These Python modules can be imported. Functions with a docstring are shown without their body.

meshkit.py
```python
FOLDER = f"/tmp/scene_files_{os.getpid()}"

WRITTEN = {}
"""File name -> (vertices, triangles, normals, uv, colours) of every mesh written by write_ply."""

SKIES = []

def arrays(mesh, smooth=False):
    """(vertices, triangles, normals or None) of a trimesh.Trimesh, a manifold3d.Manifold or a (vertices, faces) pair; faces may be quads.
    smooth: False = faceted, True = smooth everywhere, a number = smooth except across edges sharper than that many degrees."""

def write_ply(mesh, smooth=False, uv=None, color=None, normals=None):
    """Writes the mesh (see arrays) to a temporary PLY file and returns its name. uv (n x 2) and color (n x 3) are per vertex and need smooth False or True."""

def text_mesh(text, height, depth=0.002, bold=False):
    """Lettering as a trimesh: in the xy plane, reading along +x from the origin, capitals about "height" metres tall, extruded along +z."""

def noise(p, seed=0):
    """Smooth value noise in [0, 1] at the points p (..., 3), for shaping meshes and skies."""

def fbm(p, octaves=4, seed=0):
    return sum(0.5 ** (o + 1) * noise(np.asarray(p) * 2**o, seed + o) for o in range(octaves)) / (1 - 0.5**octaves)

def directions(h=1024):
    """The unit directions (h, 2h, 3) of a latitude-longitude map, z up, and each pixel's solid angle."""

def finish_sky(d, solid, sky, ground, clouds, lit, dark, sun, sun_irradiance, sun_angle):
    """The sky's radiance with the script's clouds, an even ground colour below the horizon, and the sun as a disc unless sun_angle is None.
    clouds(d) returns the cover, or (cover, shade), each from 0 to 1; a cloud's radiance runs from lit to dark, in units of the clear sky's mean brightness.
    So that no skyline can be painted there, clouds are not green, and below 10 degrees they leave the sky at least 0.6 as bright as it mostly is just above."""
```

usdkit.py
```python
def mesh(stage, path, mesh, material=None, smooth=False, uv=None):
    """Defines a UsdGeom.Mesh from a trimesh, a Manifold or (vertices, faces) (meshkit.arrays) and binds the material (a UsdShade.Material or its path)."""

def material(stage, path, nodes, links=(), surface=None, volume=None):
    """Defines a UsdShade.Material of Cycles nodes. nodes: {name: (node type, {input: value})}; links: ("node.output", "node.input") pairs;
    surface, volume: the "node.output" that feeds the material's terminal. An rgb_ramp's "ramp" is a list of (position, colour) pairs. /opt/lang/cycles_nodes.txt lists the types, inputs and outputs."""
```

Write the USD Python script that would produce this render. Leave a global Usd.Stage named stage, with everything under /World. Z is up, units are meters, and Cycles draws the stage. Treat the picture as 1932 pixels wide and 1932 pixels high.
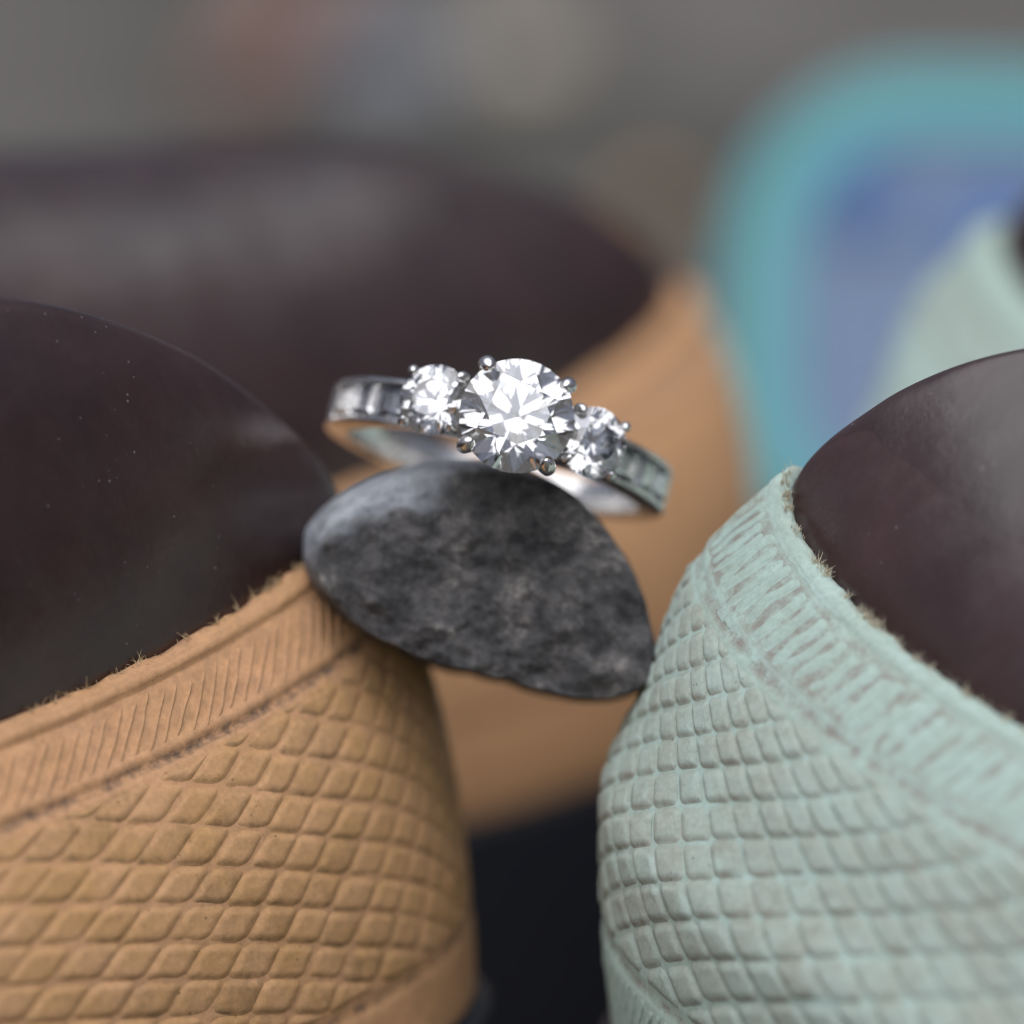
import math
import numpy as np
import trimesh
import meshkit
import usdkit
from scipy.interpolate import PchipInterpolator
from scipy.ndimage import gaussian_filter1d
from pxr import Gf, Sdf, Usd, UsdGeom, UsdLux, UsdShade, Vt

stage = Usd.Stage.CreateInMemory()
UsdGeom.SetStageUpAxis(stage, "Z")
UsdGeom.SetStageMetersPerUnit(stage, 1.0)
UsdGeom.Xform.Define(stage, "/World")
UsdGeom.Scope.Define(stage, "/World/Looks")
MM = 0.001

# ------------------------------------------------------------------ camera, sky, sun, exposure
PITCH, DIST, SCALE = math.radians(16), 300.0, 57.0 / 1932        # focus distance and millimetres per picture unit in the plane of focus
CX, CU = np.array([1., 0, 0]), np.array([0, math.sin(PITCH), math.cos(PITCH)])
CF = np.array([0, math.cos(PITCH), -math.sin(PITCH)])
GROUND, FOOT = -60.0, -44.0                                                    # all lengths below are millimetres; the point of focus is the origin
EXPOSURE = 0.9
SKY_STRENGTH, SUN_INTENSITY, SUN_ANGLE = 0.07, 0.38, 95.0
SUN_DIR = np.array([-0.12, -0.28, 0.95]); SUN_DIR /= np.linalg.norm(SUN_DIR)

cam = UsdGeom.Camera.Define(stage, "/World/camera")
M4 = np.eye(4)
M4[0, :3], M4[1, :3], M4[2, :3], M4[3, :3] = CX, CU, -CF, -CF * DIST * MM
cam.AddTransformOp().Set(Gf.Matrix4d(*M4.ravel().tolist()))
cam.CreateFocalLengthAttr(105.0)
cam.CreateHorizontalApertureAttr(57.0 / DIST * 105.0)
cam.CreateVerticalApertureAttr(57.0 / DIST * 105.0)
cam.CreateFStopAttr(105.0 / 14.5)
cam.CreateFocusDistanceAttr(DIST * MM)
cam.CreateClippingRangeAttr(Gf.Vec2f(0.01, 100.0))
cam.CreateExposureAttr(EXPOSURE)


def P(u, v, d):
    """the point seen at picture position u, v (0..1932) at depth d behind the plane of focus"""
    k = SCALE * (1 + d / DIST)
    return CX * (u - 966) * k + CU * (966 - v) * k + CF * d


def mat(name, nodes, links, surface="p.BSDF", **k):
    return usdkit.material(stage, "/World/Looks/" + name, nodes, links, surface=surface, **k)


el, rot = math.asin(SUN_DIR[2]), math.atan2(SUN_DIR[0], SUN_DIR[1])
sky_mat = mat("sky_look", {
    "sky": ("sky_texture", {"sky_type": "single_scattering", "sun_disc": False, "sun_elevation": el, "sun_rotation": rot}),
    "grey": ("rgb_to_bw", {}),
    "tint": ("mix", {"mix_type": "multiply", "fac": 1.0, "color2": (.93, .98, 1.22)}),
    "co": ("texture_coordinate", {}),
    "mp": ("mapping", {"mapping_type": "point", "scale": (1.0, 1.0, 2.2)}),
    "n": ("noise_texture", {"scale": 2.6, "detail": 5.0, "roughness": 0.55}),
    "r": ("rgb_ramp", {"ramp": [(0.32, (.45, .45, .45)), (0.68, (1.5, 1.5, 1.5))]}),
    "cl": ("mix", {"mix_type": "multiply", "fac": 1.0}),
    "sz": ("separate_xyz", {}),
    "up": ("math", {"math_type": "maximum", "value2": 0.0}), "pw": ("math", {"math_type": "power", "value2": 1.5}),
    "el": ("map_range", {"range_type": "linear", "from_min": 0.0, "from_max": 1.0, "to_min": 0.18, "to_max": 2.15, "clamp": True}),
    "ce": ("mix", {"mix_type": "multiply", "fac": 1.0}),
    "m": ("mix", {"mix_type": "mix", "fac": 0.96}),
    "bg": ("background_shader", {"strength": SKY_STRENGTH})},
    [("co.generated", "sz.vector"), ("sz.z", "up.value1"), ("up.value", "pw.value1"), ("pw.value", "el.value"), ("el.result", "ce.color2"), ("cl.color", "ce.color1"), ("sky.color", "grey.color"), ("grey.val", "tint.color1"), ("co.generated", "mp.vector"), ("mp.vector", "n.vector"), ("n.fac", "r.fac"),
     ("tint.color", "cl.color1"), ("r.color", "cl.color2"), ("sky.color", "m.color1"), ("ce.color", "m.color2"), ("m.color", "bg.color")], surface="bg.background")
sky = UsdLux.DomeLight.Define(stage, "/World/sky")
UsdShade.MaterialBindingAPI.Apply(sky.GetPrim()).Bind(sky_mat)
sun = UsdLux.DistantLight.Define(stage, "/World/sun")
sun.CreateIntensityAttr(SUN_INTENSITY)
sun.CreateAngleAttr(SUN_ANGLE)
sun.CreateNormalizeAttr(True)
sun.CreateColorAttr(Gf.Vec3f(1.0, 0.985, 0.97))
z = SUN_DIR; x = np.cross([0, 1, 0], z); x /= np.linalg.norm(x); y = np.cross(z, x)
M4 = np.eye(4); M4[0, :3], M4[1, :3], M4[2, :3] = x, y, z
sun.AddTransformOp().Set(Gf.Matrix4d(*M4.ravel().tolist()))

# ------------------------------------------------------------------ prim helpers
taken = {}


def numbered(parent, name):
    n = taken.get((parent, name), 0)
    taken[(parent, name)] = n + 1
    return f"{parent}/{name}" if n == 0 else f"{parent}/{name}_{n:03d}"


def thing(name, label, category, base=(0, 0, 0), group=None):
    path = numbered("/World", name)
    xf = UsdGeom.Xform.Define(stage, path)
    base = np.asarray(base, float)
    xf.AddTranslateOp().Set(Gf.Vec3d(*(base * MM).tolist()))
    p = xf.GetPrim()
    p.SetCustomDataByKey("label", label)
    p.SetCustomDataByKey("category", category)
    if group:
        p.SetCustomDataByKey("group", group)
    return path, base


def part(parent, base, name, mesh, material, smooth=False, label=None, kind=None, attrs=None):
    """parent: path of the thing or part; the mesh is given in millimetres of the scene"""
    path = numbered(parent, name)
    if hasattr(mesh, "to_mesh"):
        mm = mesh.to_mesh(); mesh = (mm.vert_properties[:, :3], mm.tri_verts)
    if isinstance(mesh, trimesh.Trimesh):
        mesh = (mesh.vertices, mesh.faces)
    v = (np.asarray(mesh[0], float) - base) * MM
    m = usdkit.mesh(stage, path, (v, np.asarray(mesh[1])), material, smooth=smooth)
    for k, a in (attrs or {}).items():
        UsdGeom.PrimvarsAPI(m).CreatePrimvar(k, Sdf.ValueTypeNames.FloatArray, "vertex").Set(Vt.FloatArray.FromNumpy(np.asarray(a, np.float32).ravel()))
    if label:
        m.GetPrim().SetCustomDataByKey("label", label)
    if kind:
        m.GetPrim().SetCustomDataByKey("kind", kind)
    return path


def grid_faces(nr, nc, closed=False):
    r, c = np.meshgrid(np.arange(nr - 1), np.arange(nc if closed else nc - 1), indexing="ij")
    a, b = r * nc + c, r * nc + (c + 1) % nc
    return np.stack([a, b, b + nc, a + nc], -1).reshape(-1, 4)


def smoothstep(a, b, x):
    t = np.clip((x - a) / (b - a), 0, 1)
    return t * t * (3 - 2 * t)


# ------------------------------------------------------------------ materials
GEO = {"geo": ("geometry", {})}


def rubber(name, clean, dirty, dirt_and_shade, speck=0.5, rough=0.62):
    """matte rubber: blotchy between two tones, fine grain, small dark specks; the vertex value 'dirt' adds soiling held by the mould lines and shade painted on pad lower edges"""
    return mat(name, {**GEO,
        "n1": ("noise_texture", {"scale": 330.0, "detail": 4.0, "roughness": 0.6}),
        "r1": ("rgb_ramp", {"ramp": [(0.35, clean), (0.68, dirty)]}),
        "n2": ("noise_texture", {"scale": 2600.0, "detail": 3.0, "roughness": 0.65}),
        "r2": ("rgb_ramp", {"ramp": [(0.25, (.80, .80, .80)), (0.6, (1.06, 1.06, 1.06))]}),
        "mu": ("mix", {"mix_type": "multiply", "fac": 0.8}),
        "v": ("voronoi_texture", {"scale": 1500.0, "randomness": 1.0}),
        "vr": ("rgb_ramp", {"ramp": [(0.0, (1, 1, 1)), (0.09, (1, 1, 1)), (0.15, (0, 0, 0))]}),
        "n3": ("noise_texture", {"scale": 420.0, "detail": 2.0}),
        "nr": ("rgb_ramp", {"ramp": [(0.52, (0, 0, 0)), (0.66, (speck, speck, speck))]}),
        "sm": ("mix", {"mix_type": "multiply", "fac": 1.0}),
        "sp": ("mix", {"mix_type": "mix", "color2": tuple(0.25 * c for c in dirt_and_shade)}),
        "at": ("attribute", {"attribute": "dirt_and_shade"}),
        "n4": ("noise_texture", {"scale": 900.0, "detail": 5.0, "roughness": 0.7}),
        "r4": ("rgb_ramp", {"ramp": [(0.36, (0, 0, 0)), (0.62, (1, 1, 1))]}),
        "dm": ("math", {"math_type": "multiply", "use_clamp": True}),
        "di": ("mix", {"mix_type": "mix", "color2": dirt_and_shade}),
        "nb": ("noise_texture", {"scale": 1500.0, "detail": 6.0, "roughness": 0.6}),
        "b": ("bump", {"strength": 0.55, "distance": 0.00012}),
        "p": ("principled_bsdf", {"roughness": rough, "specular_ior_level": 0.3, "subsurface_weight": 0.08, "subsurface_scale": 0.0006, "subsurface_radius": (1.0, .7, .5)})},
        [("geo.position", "n1.vector"), ("geo.position", "n2.vector"), ("geo.position", "n3.vector"), ("geo.position", "n4.vector"), ("geo.position", "nb.vector"), ("geo.position", "v.vector"),
         ("n1.fac", "r1.fac"), ("n2.fac", "r2.fac"), ("r1.color", "mu.color1"), ("r2.color", "mu.color2"),
         ("v.distance", "vr.fac"), ("n3.fac", "nr.fac"), ("vr.color", "sm.color1"), ("nr.color", "sm.color2"), ("sm.color", "sp.fac"), ("mu.color", "sp.color1"),
         ("n4.fac", "r4.fac"), ("r4.color", "dm.value1"), ("at.fac", "dm.value2"), ("dm.value", "di.fac"), ("sp.color", "di.color1"),
         ("di.color", "p.base_color"), ("nb.fac", "b.height"), ("b.normal", "p.normal")])


tan_base = rubber("tan_rubber", (.58, .315, .155), (.52, .285, .13), (.13, .085, .06), 0.5)
tan_pad = rubber("tan_pad_rubber", (.54, .30, .142), (.46, .255, .10), (.16, .10, .05), 0.7)
mint_base = rubber("mint_rubber", (.375, .495, .43), (.35, .45, .38), (.235, .215, .185), 0.4)
mint_pad = rubber("mint_pad_rubber", (.345, .425, .365), (.32, .36, .30), (.20, .17, .13), 0.7)
outsole_mat = mat("outsole_rubber", {"p": ("principled_bsdf", {"base_color": (.008, .009, .013), "roughness": 0.6})}, [])

def maroon(name, a, b, rough):
    return mat(name, {**GEO,
    "n1": ("noise_texture", {"scale": 140.0, "detail": 4.0, "roughness": 0.6}),
    "r1": ("rgb_ramp", {"ramp": [(0.35, a), (0.7, b)]}),
    "v": ("voronoi_texture", {"scale": 1150.0, "randomness": 1.0}),
    "vr": ("rgb_ramp", {"ramp": [(0.0, (1, 1, 1)), (0.06, (1, 1, 1)), (0.11, (0, 0, 0))]}),
    "n3": ("noise_texture", {"scale": 260.0, "detail": 3.0}),
    "nr": ("rgb_ramp", {"ramp": [(0.48, (0, 0, 0)), (0.62, (.8, .8, .8))]}),
    "sm": ("mix", {"mix_type": "multiply", "fac": 1.0}),
    "sp": ("mix", {"mix_type": "mix", "color2": (.15, .125, .125)}),
    "mp": ("mapping", {"mapping_type": "point", "rotation": (0.3, 0.2, 0.6), "scale": (1.0, 2.5, 1.5)}),
    "n5": ("noise_texture", {"scale": 190.0, "detail": 5.0, "roughness": 0.7}),
    "rr": ("rgb_ramp", {"ramp": [(0.35, (rough,) * 3), (0.7, (rough + .14,) * 3)]}),
    "nb": ("noise_texture", {"scale": 240.0, "detail": 5.0, "roughness": 0.55}),
    "b": ("bump", {"strength": 0.3, "distance": 0.0003}),
    "p": ("principled_bsdf", {"specular_ior_level": 0.75, "coat_weight": 0.2, "coat_roughness": 0.2})},
    [("geo.position", "n1.vector"), ("geo.position", "v.vector"), ("geo.position", "n3.vector"), ("geo.position", "mp.vector"), ("mp.vector", "n5.vector"), ("geo.position", "nb.vector"),
     ("n1.fac", "r1.fac"), ("v.distance", "vr.fac"), ("n3.fac", "nr.fac"), ("vr.color", "sm.color1"), ("nr.color", "sm.color2"), ("sm.color", "sp.fac"), ("r1.color", "sp.color1"),
     ("sp.color", "p.base_color"), ("n5.fac", "rr.fac"), ("rr.color", "p.roughness"), ("nb.fac", "b.height"), ("b.normal", "p.normal")])


upper_mat = maroon("maroon_upper", (.015, .0058, .0046), (.027, .0098, .0075), .23)
sheen_upper = maroon("sheen_maroon_upper", (.021, .0095, .0085), (.036, .0165, .015), .22)  # lighter, greyer maroon: sheen of the reflected sky painted into the base colour


def plain(name, color, rough=0.6, **k):
    return mat(name, {"p": ("principled_bsdf", {"base_color": color, "roughness": rough, **k})}, [])


fibre_tan = plain("tan_fibre", (.42, .30, .16), 0.8)
fibre_mint = plain("mint_fibre", (.46, .42, .30), 0.8)
gold = mat("white_gold", {**GEO,
    "n": ("noise_texture", {"scale": 900.0, "detail": 3.0}),
    "r": ("rgb_ramp", {"ramp": [(0.3, (.14, .14, .14)), (0.7, (.26, .26, .26))]}),
    "p": ("principled_bsdf", {"base_color": (.76, .745, .72), "metallic": 1.0})},
    [("geo.position", "n.vector"), ("n.fac", "r.fac"), ("r.color", "p.roughness")])
diamond_mat = mat("diamond", {"g": ("glass_bsdf", {"color": (1, 1, 1), "roughness": 0.0, "IOR": 2.417})}, [], surface="g.BSDF")

ground_mat = mat("ground_look", {**GEO,
    "n1": ("noise_texture", {"scale": 14.0, "detail": 5.0, "roughness": 0.6}),
    "r1": ("rgb_ramp", {"ramp": [(0.32, (.060, .058, .049)), (0.52, (.104, .097, .085)), (0.7, (.165, .153, .137))]}),
    "n2": ("noise_texture", {"scale": 420.0, "detail": 4.0, "roughness": 0.7}),
    "r2": ("rgb_ramp", {"ramp": [(0.3, (.5, .5, .5)), (0.65, (1.3, 1.3, 1.3))]}),
    "mu": ("mix", {"mix_type": "multiply", "fac": 1.0}),
    "b": ("bump", {"strength": 0.8, "distance": 0.0012}),
    "p": ("principled_bsdf", {"roughness": 0.9, "specular_ior_level": 0.2})},
    [("geo.position", "n1.vector"), ("geo.position", "n2.vector"), ("n1.fac", "r1.fac"), ("n2.fac", "r2.fac"), ("r1.color", "mu.color1"), ("r2.color", "mu.color2"),
     ("mu.color", "p.base_color"), ("n2.fac", "b.height"), ("b.normal", "p.normal")])

stone_mat = mat("stone_look", {**GEO,
    "n1": ("noise_texture", {"scale": 400.0, "detail": 8.0, "roughness": 0.74}),
    "r1": ("rgb_ramp", {"ramp": [(0.35, (.018, .018, .020)), (0.47, (.053, .051, .050)), (0.57, (.094, .087, .081)), (0.67, (.23, .21, .19))]}),
    "n2": ("noise_texture", {"scale": 1700.0, "detail": 4.0, "roughness": 0.7}),
    "r2": ("rgb_ramp", {"ramp": [(0.30, (.45, .45, .46)), (0.66, (1.3, 1.3, 1.28))]}),
    "mu": ("mix", {"mix_type": "multiply", "fac": 0.9}),
    "sk": ("mix", {"mix_type": "mix", "color2": (.20, .21, .225)}),
    "n3": ("noise_texture", {"scale": 700.0, "detail": 5.0, "roughness": 0.7}),
    "r3": ("rgb_ramp", {"ramp": [(0.3, (.55, .55, .55)), (0.62, (1.1, 1.1, 1.1))]}),
    "sk2": ("mix", {"mix_type": "multiply", "fac": 1.0, "color1": (.30, .315, .33)}),
    "at": ("attribute", {"attribute": "skin"}),
    "b": ("bump", {"strength": 0.6, "distance": 0.00045}),
    "p": ("principled_bsdf", {"roughness": 0.72, "specular_ior_level": 0.35})},
    [("geo.position", "n1.vector"), ("geo.position", "n2.vector"), ("geo.position", "n3.vector"), ("n1.fac", "r1.fac"), ("n2.fac", "r2.fac"), ("r1.color", "mu.color1"), ("r2.color", "mu.color2"),
     ("n3.fac", "r3.fac"), ("r3.color", "sk2.color2"), ("mu.color", "sk.color1"), ("sk2.color", "sk.color2"), ("at.fac", "sk.fac"), ("sk.color", "p.base_color"), ("n1.fac", "b.height"), ("b.normal", "p.normal")])

# ------------------------------------------------------------------ ground
r = np.concatenate([[0], np.geomspace(30, 9000, 50)])
a = np.linspace(0, 2 * math.pi, 96, endpoint=False)
gx, gy = r[:, None] * np.cos(a), r[:, None] * np.sin(a) + 150
gz = GROUND + np.where(r[:, None] > 120, (meshkit.noise(np.stack([gx / 60, gy / 60, 0 * gx], -1)) - .8) * 2.0, 0.) * np.ones_like(gx)
gz = np.where(gz > GROUND, GROUND, gz)
m = usdkit.mesh(stage, "/World/ground", (np.stack([gx, gy, gz], -1).reshape(-1, 3) * MM, grid_faces(len(r), len(a), True)), ground_mat, smooth=True)
m.GetPrim().SetCustomDataByKey("kind", "structure")
m.GetPrim().SetCustomDataByKey("label", "rough grey ground out of focus behind the shoes")
m.GetPrim().SetCustomDataByKey("category", "ground")

# ------------------------------------------------------------------ shoes
FR = np.array([0, 0.25, 0.42, 0.58, 0.72, 0.86, 1.0])


class Shoe:
    """A shoe body: plan outline near side -> toe tip -> far side -> heel, a foxing wall with a profile, and a domed upper."""

    def __init__(s, C, beta, a, b, os, ze, tilt, L=120, w=30., fl=110., bf=28., wf=34., near=-1, fold=(-8., 9.), reach=0.):
        s.C = np.array(C, float); s.e = np.array([math.cos(beta), math.sin(beta)]); s.l = np.array([-s.e[1], s.e[0]])
        s.a, s.L, s.ze, s.tilt, s.fold, s.reach = a, L, ze, tilt, fold, reach
        s.prof = PchipInterpolator(FR, np.concatenate([[os[0] - 1.0], os]))
        th = np.linspace(-math.pi / 2, math.pi / 2, 241)
        (bn, bp), (wn, wp) = ((b, bf), (w, wf)) if near < 0 else ((bf, b), (wf, w))
        nose = np.stack([a * np.cos(th), np.where(th < 0, bn, bp) * np.sin(th)], 1)
        xs = np.linspace(-L, 0, 160, endpoint=False)
        fg = np.sin(np.clip(-xs / fl, 0, 1) * math.pi / 2) ** 2
        yn, yp = bn + (wn - bn) * fg, bp + (wp - bp) * fg
        th2 = np.linspace(math.pi / 2, 3 * math.pi / 2, 121)[1:-1]
        heel = np.stack([-L + 35 * np.cos(th2), np.where(np.sin(th2) > 0, yp[0], yn[0]) * np.sin(th2)], 1)
        h2 = len(heel) // 2
        p = np.concatenate([heel[h2:], np.stack([xs, -yn], 1), nose, np.stack([xs, yp], 1)[::-1], heel[:h2 + 1]])
        t = np.gradient(p, axis=0); t[0] = t[-1] = (p[1] - p[-2]) / 2; t /= np.linalg.norm(t, axis=1)[:, None]
        n = np.stack([t[:, 1], -t[:, 0]], 1)
        arc = np.concatenate([[0], np.cumsum(np.linalg.norm(np.diff(p, axis=0), axis=1))])
        s.arc = arc - arc[h2 + 1 + 160 + 120]
        s.p, s.n, s.s0, s.s1 = p, n, s.arc[0], s.arc[-1]

    def base(s, q):
        f = lambda c: np.interp(q, s.arc, c)
        return np.stack([f(s.p[:, 0]), f(s.p[:, 1])], -1), np.stack([f(s.n[:, 0]), f(s.n[:, 1])], -1)

    def offset(s, q, o):
        """the outline moved out by o; where a deep inset would fold over itself at the toe tip a smooth curve bridges it"""
        p, n = s.base(q); r = p + n * o[..., None]
        qa, qb = s.fold
        (pa, na), (pb, nb) = s.base(np.array(qa)), s.base(np.array(qb))
        ta, tb_ = np.array([-na[1], na[0]]), np.array([-nb[1], nb[0]])
        A, B = pa + na * o[..., None], pb + nb * o[..., None]
        det = ta[0] * tb_[1] - ta[1] * tb_[0]
        la = ((B - A)[..., 0] * tb_[1] - (B - A)[..., 1] * tb_[0]) / det
        X = A + ta * la[..., None]
        t = np.clip((q - qa) / (qb - qa), 0, 1)[..., None]
        rc = (s.reach + .85 * o)[..., None]
        c1, c2 = (A + ta * rc, B - tb_ * (rc + A[..., :1] - B[..., :1])) if s.reach else (A + 1.02 * (X - A), B + 1.02 * (X - B))
        bz = (1 - t) ** 3 * A + 3 * (1 - t) ** 2 * t * c1 + 3 * (1 - t) * t * t * c2 + t ** 3 * B
        w = (1. if s.reach else smoothstep(-1.5, -6.0, o)[..., None]) * ((q > qa) & (q < qb))[..., None]
        return r * (1 - w) + bz * w

    def zedge(s, x): return s.ze - s.tilt * (1 - np.exp(-(s.a - x) / 35.))

    def world(s, lx, ly, z): return np.stack([s.C[0] + lx * s.e[0] + ly * s.l[0], s.C[1] + lx * s.e[1] + ly * s.l[1], z + 0 * lx], -1)

    def wall(s, q, f, lift=0.):
        q, f, lift = np.broadcast_arrays(np.asarray(q, float), np.asarray(f, float), np.asarray(lift, float))

        def at(q, f):
            p, n = s.base(q); r = s.offset(q, s.prof(np.clip(f, 0, 1)))
            return s.world(r[..., 0], r[..., 1], FOOT + f * (s.zedge(p[..., 0]) - FOOT))
        w = at(q, f)
        h = .15
        dq, df = at(q + h, f) - at(q - h, f), at(q, np.minimum(f + .004, 1)) - at(q, np.maximum(f - .004, 0))
        n = np.cross(dq, df); n /= np.maximum(np.linalg.norm(n, axis=-1, keepdims=True), 1e-9)
        return w + n * lift[..., None]

    def rim(s, q, inset, dz):
        p, n = s.base(q); r = s.offset(q, float(s.prof(1.)) - inset + 0 * q)
        return s.world(r[..., 0], r[..., 1], s.zedge(p[..., 0]) + dz)

    def dome(s, q, r, H0, dH, m, off=0., ex=.5, sy=0., inset=.45):
        soft = lambda x, k: k * np.logaddexp(0, x / k)
        p, n = s.base(q); e = s.offset(q, float(s.prof(1.)) - inset + 0 * q); c = s.a * .3
        sx = np.maximum(c - soft(c - .75 * p[..., 0], 7.), -s.L) - off
        x = sx + r * (e[..., 0] - sx); y = sy + r * (e[..., 1] - sy)
        H = H0 + dH * (1 - np.exp(-soft(-sx, 8.) / 60.))
        return s.world(x, y, s.zedge(sx + r * (p[..., 0] - sx)) - 1.2 + (H + 1.2) * np.maximum(1 - np.abs(r) ** m, 0) ** ex)


def steps(s, fine, q0, q1):
    return np.concatenate([np.arange(s.s0, q0, 3.0), np.arange(q0, q1, fine), np.arange(q1, s.s1, 3.0)])


def build_shoe(sh, label, base_mat, dome, fine=None, f_top=0.88, f_low=0.40, fw=0.96, seed=0, outsole=True, upper=upper_mat, welt=0.45, rib_dirt=.4, line=.16, sole=.27):
    """fine: (q0, q1) stretch of the wall that is seen in focus. Returns the paths."""
    p0 = sh.world(np.array(0.), np.array(0.), GROUND)
    path, base = thing("shoe", label, "shoe", p0)
    q = steps(sh, 0.4, *fine) if fine else np.arange(sh.s0, sh.s1, 1.2)
    nq = len(q)
    # foxing wall with its mould lines and rolled welt
    F = np.unique(np.concatenate([np.linspace(sole, .5, 22), np.linspace(.5, f_top - .03, 26), np.linspace(f_top - .03, f_top + .03, 13), np.linspace(f_top + .03, 1.0, 26)]))
    Q, FF = np.meshgrid(q, F)
    wob = lambda k, sd: meshkit.noise(np.stack([Q * k, FF * 40 * k, 0 * Q], -1), sd + seed) - .5
    fl = FF + .004 * wob(.5, 1)
    lift = -line * np.exp(-((fl - f_top) / .006) ** 2) + .6 * line * np.exp(-((fl - f_top - .016) / .008) ** 2) - .18 * np.exp(-((fl - f_low) / .007) ** 2)
    t = np.clip((FF - fw) / (1 - fw), 0, 1)
    lift = lift + welt * np.sqrt(np.clip(1 - (2 * t - 1) ** 2, 0, 1)) * (FF > fw) * (1 + .5 * wob(.9, 4)) + .07 * wob(.35, 7) + .05 * wob(1.3, 9)
    pts = sh.wall(Q, FF, lift)
    inr = []
    for ins, dz in ((.15, .12), (.4, .05), (.65, -.6), (.8, -2.0)):
        w1 = (meshkit.noise(np.stack([q * 1.1, 0 * q + ins, 0 * q], -1), 21 + seed) - .5)
        inr.append(sh.rim(q, ins + 0 * q, dz + .35 * w1 * (ins < 1)))
    pts = np.concatenate([pts, np.array(inr)])
    ribs = smoothstep(f_top + .008, f_top + .02, fl) * (1 - smoothstep(fw - .01, fw + .004, fl))
    dirt_and_shade = np.clip(1.1 * np.exp(-((fl - f_top) / .007) ** 2) + rib_dirt * ribs + .9 * np.exp(-((fl - f_low) / .006) ** 2) + .25 * smoothstep(sole + .03, sole, fl) + .18, 0, 1)
    dirt_and_shade = np.concatenate([dirt_and_shade, np.full((4, nq), .35)])
    bp = part(path, base, "rubber_bumper", (pts.reshape(-1, 3), grid_faces(len(pts), nq, True)), base_mat, smooth=True, attrs={"dirt_and_shade": dirt_and_shade})
    # outsole
    Fo = np.array([0, .07, .22, .44, .74, .97, 1.007]) * sole
    zo = np.array([0, .01, .06, .3, .6, .97, 1.])
    Q2, F2 = np.meshgrid(q, Fo)
    po = sh.wall(Q2, F2, np.where((F2 > .01) & (F2 < sole), .9, -1.5))
    po[..., 2] = GROUND + zo[:, None] * (po[-1:, :, 2] - GROUND)
    part(path, base, "outsole", (po.reshape(-1, 3), grid_faces(len(Fo), nq, True)), outsole_mat, smooth=40)
    # upper
    r = 1 - np.linspace(0, 1, 56) ** 1.6 * .999
    Q3, R3 = np.meshgrid(q, r)
    d = sh.dome(Q3, R3, *dome)
    sg = gaussian_filter1d(d, 9 if fine else 3, axis=1, mode="wrap")
    d += (sg - d) * smoothstep(.0, .2, 1 - R3)[..., None]
    d[..., 2] += .5 * (meshkit.fbm(d / 11., 3, 31 + seed) - .5) * smoothstep(0, .25, 1 - R3)
    part(path, base, "upper", (d.reshape(-1, 3), grid_faces(len(r), nq, True)), upper, smooth=True)
    return path, base, bp


def poly(co, i, j):
    i, j = np.asarray(i) / 6., np.asarray(j) / 6.
    B = np.stack([i ** a * j ** b for a in range(4) for b in range(4 - a)], -1)
    return B @ np.array(co[0]), B @ np.array(co[1])


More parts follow.
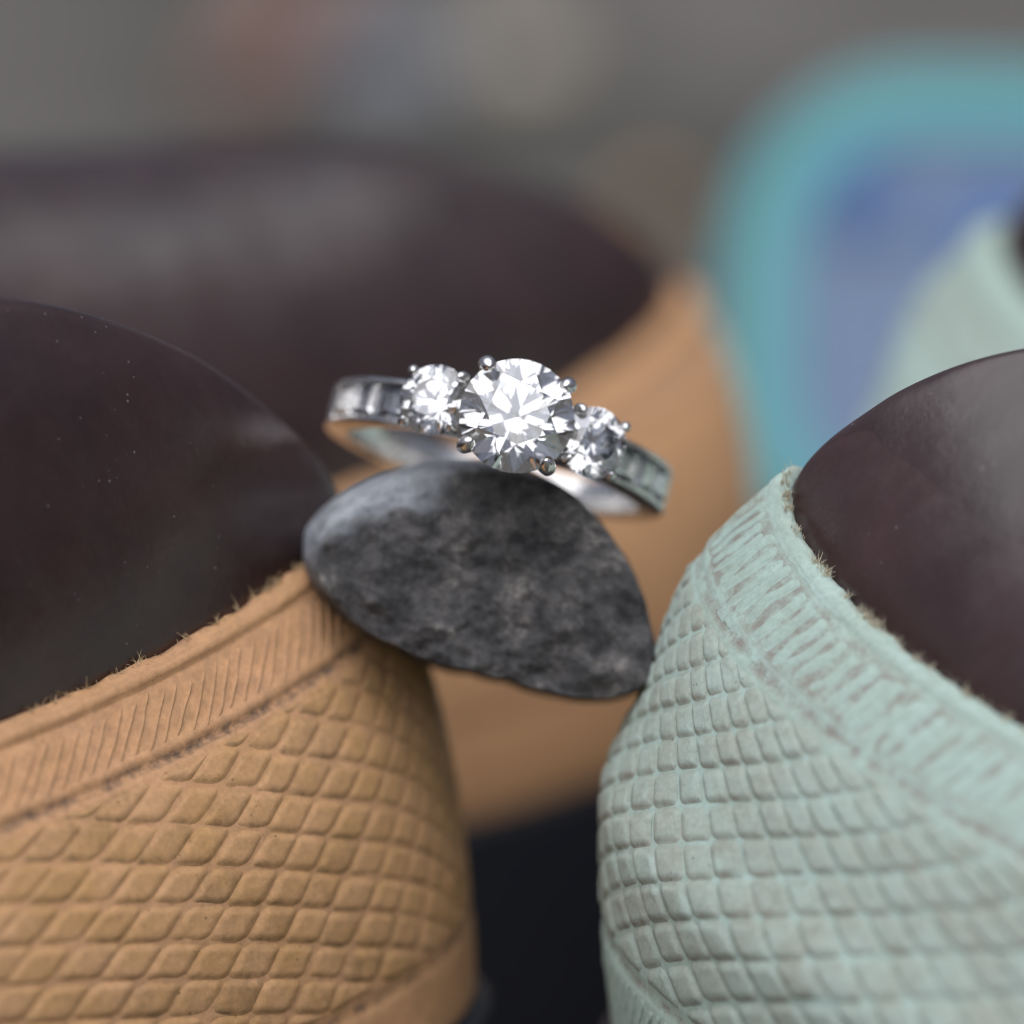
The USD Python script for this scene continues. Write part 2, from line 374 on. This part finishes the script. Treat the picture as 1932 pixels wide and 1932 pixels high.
def pads(sh, bp, base, co, ir, jr, qlim, f_top, f_low, material, height, gap, gap_y, skew, seed, sign):
    rng = np.random.default_rng(seed)
    n = 13
    k = np.linspace(0, 1, n)
    x, y = np.meshgrid(k, k)
    count = 0
    for j in range(*jr):
        for i in range(*ir):
            jit = rng.normal(0, .025, 4)
            X = i + x * (1 + jit[0]) + jit[1] + skew * ((y - .5) ** 3 * 4)
            Y = j + y * (1 + jit[2] * .6) + jit[3] * .6
            q, f = poly(co, X, Y)
            qc, fc = q[n // 2, n // 2], f[n // 2, n // 2]
            dq, df = q[n // 2, -1] - q[n // 2, 0], f[-1, n // 2] - f[0, n // 2]
            if not (qlim[0] < qc < qlim[1]) or df > -.006 or abs(dq) < .35 or np.sign(dq) != sign or f.max() < f_low + .01 or f.min() > f_top - .012:
                continue
            # rounded-rectangle edge distance (in cell units), softer towards the top of the pad
            g = gap * (1 + rng.normal(0, .12))
            dx, dy = np.minimum(x, 1 - x) - g, np.minimum(y, 1 - y) - g * gap_y / gap
            rad = .20
            cx_, cy_ = np.maximum(rad - dx, 0), np.maximum(rad - dy, 0)
            e = np.where((cx_ > 0) & (cy_ > 0), rad - np.hypot(cx_, cy_), np.minimum(dx, dy))
            line = np.minimum((f_top - .010 - f) / .055, (f - f_low - .010) / .055)
            e = np.minimum(e, line)
            prof = smoothstep(-.05, .16, e)
            hh = height * (1 + rng.normal(0, .10)) * prof
            tone = rng.random(3) * 9
            hh = hh + prof * height * (.35 * (meshkit.noise(np.stack([x * 2.2 + tone[0], y * 2.2 + tone[1], 0 * x + i], -1), seed) - .5) + .18 * (.5 - y))
            hh = hh - .16 * (1 - smoothstep(-.16, -.03, e))
            if (hh > .02).sum() < 4:
                continue
            w = sh.wall(q, f, hh)
            fc4 = grid_faces(n, n) if sign > 0 else grid_faces(n, n)[:, ::-1]
            keep = (hh.ravel()[fc4] > -.155).any(1)
            used = np.unique(fc4[keep]); remap = -np.ones(n * n, int); remap[used] = np.arange(len(used))
            shade_and_grime = np.clip(.10 + .75 * smoothstep(.75, .98, y) * prof * (1 - prof) * 4 + .35 * rng.random() ** 3, 0, 1)  # shade painted along the lower edge, plus even and random soiling
            part(bp, base, "pad", (w.reshape(-1, 3)[used], remap[fc4[keep]][:, ::-1]), material, smooth=True, attrs={"dirt_and_shade": shade_and_grime.ravel()[used]})
            count += 1
    return count


def ribs(sh, bp, base, material, qs, f0, f1, dq, width, height, seed, sharp):
    rng = np.random.default_rng(seed)
    n = 15
    for q in qs:
        t = np.linspace(0, 1, n)
        a, b = f0 + rng.normal(0, .003), f1 + rng.normal(0, .004)
        wav = (meshkit.noise(np.stack([t * 4, 0 * t + q, 0 * t], -1), seed) - .5) * width * .5
        c = q + dq * t + wav
        taper = np.clip(np.sin(np.pi * np.clip(t, .02, .98)) * 2.2, 0, 1)
        h = height * taper * (1 + .5 * (meshkit.noise(np.stack([t * 5 + 9, 0 * t + q, 0 * t], -1), seed) - .5))
        prof = [(-.5, -.12), (-.30, .55), (.0, .85), (.22, 1.0), (.42, .5), (.5, -.12)] if sharp else [(-.5, -.12), (-.36, .6), (-.12, 1.), (.12, 1.), (.36, .6), (.5, -.12)]
        rows = [sh.wall(c + o * width, a + (b - a) * t, np.where(hh < 0, -.09, hh * h - .02 - .07 * (1 - taper))) for o, hh in prof]
        part(bp, base, "rib", (np.array(rows).reshape(-1, 3), grid_faces(len(prof), n)[:, ::1] if sharp is not None else None), material, smooth=True, attrs={"dirt_and_shade": np.full(len(prof) * n, .2)})


def fibres(path, base, sh, material, q0, q1, count, length, tuft, seed):
    """frayed threads standing out of the cut edge of the welt"""
    rng = np.random.default_rng(seed)
    pts, counts, widths = [], [], []
    centres = rng.uniform(q0, q1, tuft)
    for k in range(count):
        if k % 3 and tuft:
            q = rng.choice(centres) + rng.normal(0, .12); ln = length * rng.uniform(.5, 1.25)
        else:
            q = rng.uniform(q0, q1); ln = length * rng.uniform(.15, .5)
        a = sh.rim(np.array([q]), rng.uniform(.0, .45), rng.uniform(-.1, .12))[0]
        b0, n0 = sh.base(np.array([q])); nn = np.array([sh.e[0] * n0[0, 0] + sh.l[0] * n0[0, 1], sh.e[1] * n0[0, 0] + sh.l[1] * n0[0, 1], 0])
        tt = np.array([-nn[1], nn[0], 0])
        d = np.array([0, 0, 1.]) * rng.uniform(.5, 1) + tt * rng.normal(0, .55) - nn * rng.uniform(-.25, .7); d /= np.linalg.norm(d)
        c = rng.normal(0, .3, 3)
        for tpar in (0, .35, .7, 1.):
            pts.append(a + (d * tpar + c * tpar ** 2) * ln); widths.append(.055 * (1 - .8 * tpar))
        counts.append(4)
    bc = UsdGeom.BasisCurves.Define(stage, numbered(path, "frayed_edge"))
    bc.CreateTypeAttr("linear")
    bc.CreatePointsAttr(Vt.Vec3fArray.FromNumpy(((np.array(pts) - base) * MM).astype(np.float32)))
    bc.CreateCurveVertexCountsAttr(Vt.IntArray(counts))
    bc.CreateWidthsAttr(Vt.FloatArray.FromNumpy((np.array(widths) * MM).astype(np.float32)))
    bc.SetWidthsInterpolation("vertex")
    UsdShade.MaterialBindingAPI.Apply(bc.GetPrim()).Bind(material)
    bc.GetPrim().SetCustomDataByKey("kind", "stuff")


M_FIT = ([44.657, -19.397], 2.511, 46.382, 17.706, [-0.073, 0.577, 0.657, -1.667, -4.217, -9.3], 1.346, 16.499)
T_FIT = ([-38.321, -18.052], 0.671, 48.468, 10.875, [-2.655, -2.964, -3.832, -5.112, -7.318, -10.395], -3.352, 9.688)
M_LAT = [[13.3201, 8.0699, 0.4317, 1.025, 11.3188, 5.2479, -1.5344, -0.8298, 1.3156, -0.7627], [0.7187, -0.1723, -0.0293, -0.0081, 0.1526, 0.0342, 0.0043, -0.0252, -0.0041, 0.0039]]
T_LAT = [[-31.6486, -16.8314, 1.4354, 0.2824, 14.2267, 5.8196, -0.6251, 0.9595, 0.301, -0.7472], [0.8176, -0.2191, -0.0307, 0.0018, -0.133, 0.0067, 0.0019, -0.0212, -0.0036, 0.0018]]

tan_shoe = Shoe(*T_FIT, near=-1, bf=40., wf=38., fold=(-17., 40.), reach=26.5)
path, base, bp = build_shoe(tan_shoe, "dark maroon glossy shoe with tan diamond-textured rubber toe, holding up the stone", tan_base, (22.6, 9.0, 1.7, 4.0, .68, 8.), fine=(-52, 8), f_top=.875, f_low=.392, fw=.975, welt=.30, seed=3, rib_dirt=.12)
n_t = pads(tan_shoe, bp, base, T_LAT, (-9, 14), (-11, 12), (-50, -2), 0.868, .40, tan_pad, .135, .03, .05, -.08, 5, 1)
ribs(tan_shoe, bp, base, tan_base, np.arange(-50, -9, 1.12), .886, .966, 3.0, .42, .16, 11, True)
fibres(path, base, tan_shoe, fibre_tan, -48, 2, 420, .55, 26, 2)

mint_shoe = Shoe(*M_FIT, near=1, bf=36., wf=36.)
path, base, bp = build_shoe(mint_shoe, "dark maroon glossy shoe with mint green grid-textured rubber toe touching the stone", mint_base, (18.05, 9.0, 1.8, -1.25, .76, -8.), fine=(-8, 52), f_top=.89, f_low=.424, fw=.984, welt=.12, seed=8, rib_dirt=.75, line=.10, upper=sheen_upper)
n_m = pads(mint_shoe, bp, base, M_LAT, (-9, 16), (-11, 12), (1, 48), 0.884, .43, mint_pad, .18, .03, .05, 0., 6, 1)
ribs(mint_shoe, bp, base, mint_base, np.cumsum(np.random.default_rng(77).uniform(.95, 1.55, 35)) + 2, .895, .983, 1.9, 1.12, .085, 12, False)
ribs(mint_shoe, bp, base, mint_base, np.arange(1, 24, .95), .345, .412, 1.2, .6, .10, 14, True)
fibres(path, base, mint_shoe, fibre_mint, -2, 46, 1100, .42, 60, 4)

tb = math.radians(32); te = np.array([math.cos(tb), math.sin(tb)])
rt = P(1298, 552, 85)
rear = Shoe(rt[:2] - te * (48 - 5.5), tb, 48, 13, [0.4, .3, 0, -.8, -2.3, -5.5], rt[2] + .4, 13.0, near=-1, bf=40., wf=40.)
build_shoe(rear, "blurred dark maroon shoe with plain tan rubber toe standing behind the ring", tan_base, (19.35, 23.4, 2.0, 13.77, .61, 12.), seed=13, sole=.15)
mate = Shoe(np.array(M_FIT[0]) + (P(1890, 440, 62) - P(1490, 905, 1.4))[:2], math.radians(144), *M_FIT[2:], near=1, bf=28., wf=32.)
build_shoe(mate, "blurred maroon shoe with pale mint rubber toe, partly hidden behind the sharp mint shoe", mint_base, (20.0, 9.0, 1.8, 8., .73, -7.), seed=17)

# ------------------------------------------------------------------ stone
outline = np.array([(555, 1060), (560, 1000), (600, 955), (680, 905), (750, 880), (850, 862), (930, 868), (1010, 890), (1070, 920), (1120, 965), (1170, 1030), (1210, 1100), (1235, 1180), (1248, 1262),
                    (1230, 1306), (1180, 1326), (1120, 1330), (1050, 1318), (960, 1290), (880, 1270), (800, 1255), (740, 1225), (660, 1190), (600, 1140), (568, 1100)], float)
cen = np.array([900., 1090.])
rel = outline - cen
ang = np.arctan2(rel[:, 1], rel[:, 0]); rad = np.hypot(rel[:, 0], rel[:, 1]); o = ang.argsort(); ang, rad = ang[o], rad[o]
NA = 220
th = np.linspace(-math.pi, math.pi, NA, endpoint=False)
R = np.interp(th, np.concatenate([ang - 2 * math.pi, ang, ang + 2 * math.pi]), np.tile(rad, 3))
R = np.convolve(np.tile(R, 3), np.hanning(7) / np.hanning(7).sum(), "same")[NA:2 * NA]
upleft = np.clip(np.cos(th - math.radians(-128)), 0, 1) ** 1.2      # where the weathered skin shows as a rim
gi = .97 - .15 * upleft
prof = [(t, gi * t, 0.0 + .6 * t ** 3) for t in np.linspace(0, 1, 46)]
prof += [(1, gi + (1 - gi) * math.sin(t * math.pi / 2), .6 + 5.0 * (1 - math.cos(t * math.pi / 2))) for t in np.linspace(0, 1, 18)[1:]]
prof += [(1, np.full(NA, math.cos(t * math.pi / 2) ** .75), 5.6 + 11.5 * math.sin(t * math.pi / 2)) for t in np.linspace(0, 1, 26)[1:]]
rows, skin = [], []
for k, (t, gg, d) in enumerate(prof):
    rr = R * gg
    back = max(0, d - 5.6)
    u, v = cen[0] + rr * np.cos(th), cen[1] + rr * np.sin(th) + back * 6.0
    d0 = d + 5.4
    w = np.stack([P(uu, vv, 0) + CF * d0 for uu, vv in zip(u, v)])
    front = smoothstep(64, 44, k)
    nz = meshkit.fbm(w / 2.6, 4, 3) - .5
    nf = meshkit.fbm(w / .8, 4, 5) - .5
    w = w - CF * ((1.3 * nz + .4 * nf) * front * (1 if k else 1))[:, None] + (np.stack([np.cos(th), 0 * th, -np.sin(th)], 1) * ((meshkit.fbm(w / 1.1, 3, 9) - .5) * .2 * (1 - upleft) * (k > 20))[:, None])
    rows.append(w)
    edge = (k - 44.0) / 6.0 + 2.4 * (meshkit.fbm(w / 1.5, 4, 15) - .5) * 1.6
    skin.append(smoothstep(-.9, 1.3, np.minimum(edge, 1.2) + (upleft - .78) * 6.0 + (2.5 * (meshkit.fbm(w / 3., 3, 25) - .5))))
sp, sb = thing("stone", "small dark grey rough broken stone wedged between the two shoe toes", "stone", P(900, 1300, 8))
v = np.concatenate([np.array(rows).reshape(-1, 3)])
part(sp, sb, "stone_body", (v, grid_faces(len(rows), NA, True)), stone_mat, smooth=True, attrs={"skin": np.array(skin).ravel()})

# ------------------------------------------------------------------ ring
tilt = math.radians(14.6)
T_ = CX * math.cos(tilt) - CU * math.sin(tilt)
U_ = CU * math.cos(tilt) + CX * math.sin(tilt)
H_ = -CF + .165 * U_ + .045 * T_; H_ /= np.linalg.norm(H_)
T_ = T_ - H_ * (T_ @ H_); T_ /= np.linalg.norm(T_)
W_ = np.cross(H_, T_)                                             # along the finger, roughly up in the picture
RC = P(975, 785, 2.4) - 13.0 * H_
rp, rb = thing("ring", "white gold three-stone diamond engagement ring lying on top of the stone", "ring", RC - 10 * H_)


def rw(p):
    """ring frame (along the row of stones, along the finger, out through the big stone) -> scene"""
    p = np.asarray(p, float)
    return RC + p[..., :1] * T_ + p[..., 1:2] * W_ + p[..., 2:3] * H_


def rmesh(name, mesh, material, smooth=False, label=None, parent=None):
    if isinstance(mesh, trimesh.Trimesh):
        mesh = (mesh.vertices, mesh.faces)
    return part(parent or rp, rb, name, (rw(mesh[0]), np.asarray(mesh[1])), material, smooth=smooth, label=label)


NB = 240
ph = np.linspace(-math.pi, math.pi, NB, endpoint=False)          # 0 = at the big stone
top = smoothstep(2.2, 1.2, np.abs(ph))
hw = 1.02 + .33 * top                                            # half width
ro = 10.0 + .25 * top - .35 * smoothstep(.45, .2, np.abs(ph))
ri = np.full(NB, 8.75)
ch = smoothstep(1.37, 1.33, np.abs(ph)) * .95                     # depth of the channel in the shoulders
rows = []
for y_, base_r, k in ((-1, 'i', 0), (-1.0, 'm', 0), (-.9, 'o', 0), (-.78, 'o', 0), (-.75, 'o', 1), (0, 'o', 1), (.75, 'o', 1), (.78, 'o', 0), (.9, 'o', 0), (1.0, 'm', 0), (1, 'i', 0), (.8, 'ii', 0), (0, 'ii', 0), (-.8, 'ii', 0)):
    rr = {'i': ri + .12, 'ii': ri, 'm': ro - .15, 'o': ro - k * ch}[base_r]
    rows.append(np.stack([rr * np.sin(ph), y_ * hw, rr * np.cos(ph)], -1))
rows = np.array(rows)
nr = len(rows)
f = []
for i in range(nr):
    for c in range(NB):
        a_, b_, c2, d_ = i * NB + c, i * NB + (c + 1) % NB, ((i + 1) % nr) * NB + (c + 1) % NB, ((i + 1) % nr) * NB + c
        f.append((a_, d_, c2, b_))
rmesh("band", (rows.reshape(-1, 3), np.array(f)), gold, smooth=35)


def brilliant(d):
    """round brilliant cut of diameter d; girdle plane at z = 0, table up"""
    R = d / 2
    pts = []
    rt, hc, hp, gt = .55, .325, .86, .02
    tanc = hc / (1 - rt)
    for k in range(8):
        a = k * math.pi / 4
        pts.append((rt * math.cos(a), rt * math.sin(a), gt + hc))
        a2 = a + math.pi / 8
        rm = .5 * (rt * math.cos(math.pi / 8) + 1.0) / 1.0 * .985
        xd = rm * math.cos(math.pi / 8)
        pts.append((rm * math.cos(a2), rm * math.sin(a2), gt + hc - (xd - rt) * tanc))
        rl = .24
        pts.append((rl * math.cos(a2), rl * math.sin(a2), -gt - hp + rl * math.cos(math.pi / 8) * hp))
    for k in range(32):
        a = k * math.pi / 16
        pts += [(math.cos(a), math.sin(a), gt), (math.cos(a), math.sin(a), -gt)]
    pts.append((0, 0, -gt - hp))
    m = trimesh.convex.convex_hull(np.array(pts))
    m.apply_scale(R)
    return m


def frame(phi, radius, t_extra=0.):
    """4x4 placing z along the ring's radius at angle phi"""
    M = np.eye(4)
    M[:3, 0] = [math.cos(phi), 0, -math.sin(phi)]
    M[:3, 1] = [0, 1, 0]
    M[:3, 2] = [math.sin(phi), 0, math.cos(phi)]
    M[:3, 3] = M[:3, 2] * radius
    return M


def tube(points, radii, n=14):
    points, radii = np.asarray(points, float), np.asarray(radii, float)
    out = []
    t = np.gradient(points, axis=0); t /= np.linalg.norm(t, axis=1)[:, None]
    ref = np.array([.31, .77, .55])
    for p, d, r_ in zip(points, t, radii):
        s = np.cross(d, ref); s /= np.linalg.norm(s); b = np.cross(d, s)
        a = np.linspace(0, 2 * math.pi, n, endpoint=False)
        out.append(p + r_ * (np.cos(a)[:, None] * s + np.sin(a)[:, None] * b))
    v = np.concatenate(out + [points[:1], points[-1:]])
    f = [list(x) for x in grid_faces(len(points), n, True)]
    f = [t3 for q4 in f for t3 in ((q4[0], q4[1], q4[2]), (q4[0], q4[2], q4[3]))]
    N = len(points) * n
    for k in range(n):
        f.append((N, (k + 1) % n, k)); f.append((N + 1, N - n + k, N - n + (k + 1) % n))
    return trimesh.Trimesh(v, np.array(f), process=False)


def setting(phi, radius, d, rot, label, prong_r, bead, name):
    F_ = frame(phi, radius)
    gem = brilliant(d)
    gem.apply_transform(trimesh.transformations.rotation_matrix(rot * .6 + .2, [0, 0, 1]))
    gem.apply_transform(F_)
    rmesh(name, gem, diamond_mat, False, label)
    R = d / 2
    for k in range(4):
        a = rot + math.pi / 4 + k * math.pi / 2
        c, s = math.cos(a), math.sin(a)
        path_ = [(c * R * .30, s * R * .30, -R * 1.05), (c * R * .72, s * R * .72, -R * .62), (c * R * 1.0, s * R * 1.0, -R * .12), (c * R * 1.05, s * R * 1.05, .02 * R), (c * R * 1.03, s * R * 1.03, .14 * R), (c * R * .97, s * R * .97, .14 * R + bead * .75), (c * R * .93, s * R * .93, .14 * R + bead * 1.15)]
        rad_ = [prong_r * .9, prong_r, prong_r * 1.05, prong_r * 1.1, bead * .95, bead * .8, bead * .25]
        pr = tube(path_, rad_)
        pr.apply_transform(F_)
        rmesh("prong", pr, gold, 40)
    for zz, rr in ((-.42, .80), (-.95, .42)):
        a = np.linspace(0, 2 * math.pi, 49)
        ringp = np.stack([np.cos(a) * R * rr, np.sin(a) * R * rr, np.full(49, zz * R)], 1)
        m_ = tube(ringp, np.full(49, prong_r * .8), 8)
        m_.apply_transform(F_)
        rmesh("gallery_rail", m_, gold, 40)


setting(0.0, 13.0, 6.5, 0.0, "large round brilliant diamond in the middle", .42, .50, "center_diamond")
setting(-.395, 12.1, 4.1, 0.05, "small round diamond on the upper shoulder, next to the maroon shoe", .27, .33, "side_diamond")
setting(.395, 12.1, 4.1, -.05, "small round diamond on the lower shoulder, next to the tan shoe behind", .27, .33, "side_diamond")
for sgn in (-1, 1):
    for phi in (.74, .965, 1.19):
        F_ = frame(sgn * phi, 10.30)
        w_, l_ = .98, .90
        top_ = [(sx * w_ * .74, sy * l_ * .74, .10) for sx in (-1, 1) for sy in (-1, 1)]
        mid_ = [(sx * w_, sy * l_, -.12) for sx in (-1, 1) for sy in (-1, 1)]
        gem = trimesh.convex.convex_hull(np.array(top_ + mid_ + [(sx * w_ * .55, sy * l_ * .55, -.5) for sx in (-1, 1) for sy in (-1, 1)]))
        gem.apply_transform(F_)
        rmesh("accent_diamond", gem, diamond_mat, False)

# ------------------------------------------------------------------ far things
def blob(name, label, cat, u, v, size, color, seed, rz=0.):
    # on the ground where the line of sight through u, v meets it
    d0, d1 = 0., 3000.
    for _ in range(60):
        dm = (d0 + d1) / 2
        if P(u, v, dm)[2] > GROUND: d0 = dm
        else: d1 = dm
    c = P(u, v, d0)
    m = trimesh.creation.icosphere(4, 1.0)
    m.vertices *= 1 + .35 * (meshkit.fbm(m.vertices * 1.4 + seed, 3, seed)[:, None] - .5)
    m.vertices *= np.array(size) / 2
    m.apply_transform(trimesh.transformations.rotation_matrix(rz, [0, 0, 1]))
    m.apply_translation([c[0], c[1], GROUND + size[2] * .40])
    p_, b_ = thing(name, label, cat, [c[0], c[1], GROUND])
    part(p_, b_, name + "_body", m, plain(name + f"_look_{seed}", color, .85), smooth=True)


blob("pebble", "pale beige pebble blurred on the ground far behind the ring", "pebble", 985, 165, (13, 15, 9), (.42, .37, .29), 1)
blob("pebble", "small orange-brown pebble blurred on the ground beside the teal shoe", "pebble", 1235, 415, (6, 8, 5), (.36, .20, .07), 2)
blob("pebble", "light grey pebble blurred on the ground, next to the pale beige one", "pebble", 740, 175, (18, 26, 8), (.20, .21, .23), 3)

# a shoe tipped on its side: blue sole towards the camera, teal rim around it
from shapely.geometry import box as sbox
n_ = np.array([-.10, -math.cos(.30), math.sin(.30)]); n_ /= np.linalg.norm(n_)
ax = np.cross([0, 0, 1.], n_); ax /= np.linalg.norm(ax); ay = np.cross(n_, ax)
o_ = P(1400, 140, 200); o_ = o_ - ay * ((o_[2] - GROUND) / ay[2])
hgt = (P(1400, 140, 200)[2] - GROUND) / ay[2]
p_, b_ = thing("shoe", "blurred blue shoe sole edged with a bright teal rim, farthest of the shoes", "shoe", o_)
outer = sbox(17, 17, 140, hgt - 17).buffer(17, quad_segs=16)
place = lambda m_: (np.asarray(m_.vertices)[:, :1] * ax + np.asarray(m_.vertices)[:, 1:2] * ay + np.asarray(m_.vertices)[:, 2:] * n_ + o_, m_.faces)
inner = outer.buffer(-5.8)
part(p_, b_, "rubber_rim", place(trimesh.creation.extrude_polygon(outer.difference(inner), 9.0)), plain("teal_rubber", (.12, .38, .39), .55), smooth=30)
sole_m = trimesh.creation.extrude_polygon(inner, 8.2)
part(p_, b_, "sole", place(sole_m), plain("blue_rubber", (.17, .235, .34), .55), smooth=30)
for (x0, y0, x1, y1) in ((9, hgt - 15, 15, hgt - 9), (20, hgt - 21, 31, hgt - 11), (20, hgt - 34, 30, hgt - 26)):
    tb_ = trimesh.creation.extrude_polygon(sbox(x0 + 1, y0 + 1, x1 - 1, y1 - 1).buffer(1), 1.6); tb_.apply_translation([0, 0, 7.6])
    part(p_, b_, "tread_block", place(tb_), plain("deep_blue_rubber_%d" % x0, (.07, .145, .33), .5), smooth=30)
up = trimesh.creation.extrude_polygon(outer.buffer(-2), 1.0)
up = trimesh.creation.icosphere(4, 1.0); up.vertices *= np.array([66, hgt / 2 - 4, 34]); up.vertices[:, 2] = np.minimum(up.vertices[:, 2], 0) - .2; up.apply_translation([76, hgt / 2, 0])
part(p_, b_, "upper", place(up), plain("blue_canvas", (.06, .10, .2), .8), smooth=True)


def on_ground(u, v):
    d0, d1 = 0., 3000.
    for _ in range(60):
        dm = (d0 + d1) / 2
        if P(u, v, dm)[2] > GROUND: d0 = dm
        else: d1 = dm
    return P(u, v, d0)


a_, c_ = on_ground(440, 215), on_ground(640, -40)
t_ = np.linspace(0, 1, 24)
line = a_ + (c_ - a_) * t_[:, None] + np.stack([2.5 * np.sin(t_ * 7), 0 * t_, 3.6 + 1.2 * np.sin(t_ * 5)], 1)
p_, b_ = thing("twig", "thick reddish brown twig blurred on the ground far behind the maroon shoe", "twig", a_)
part(p_, b_, "twig_body", tube(line, 4.6 + .8 * np.sin(t_ * 11)), plain("twig_look", (.22, .125, .095), .85), smooth=True)
print("pads", n_t, n_m)
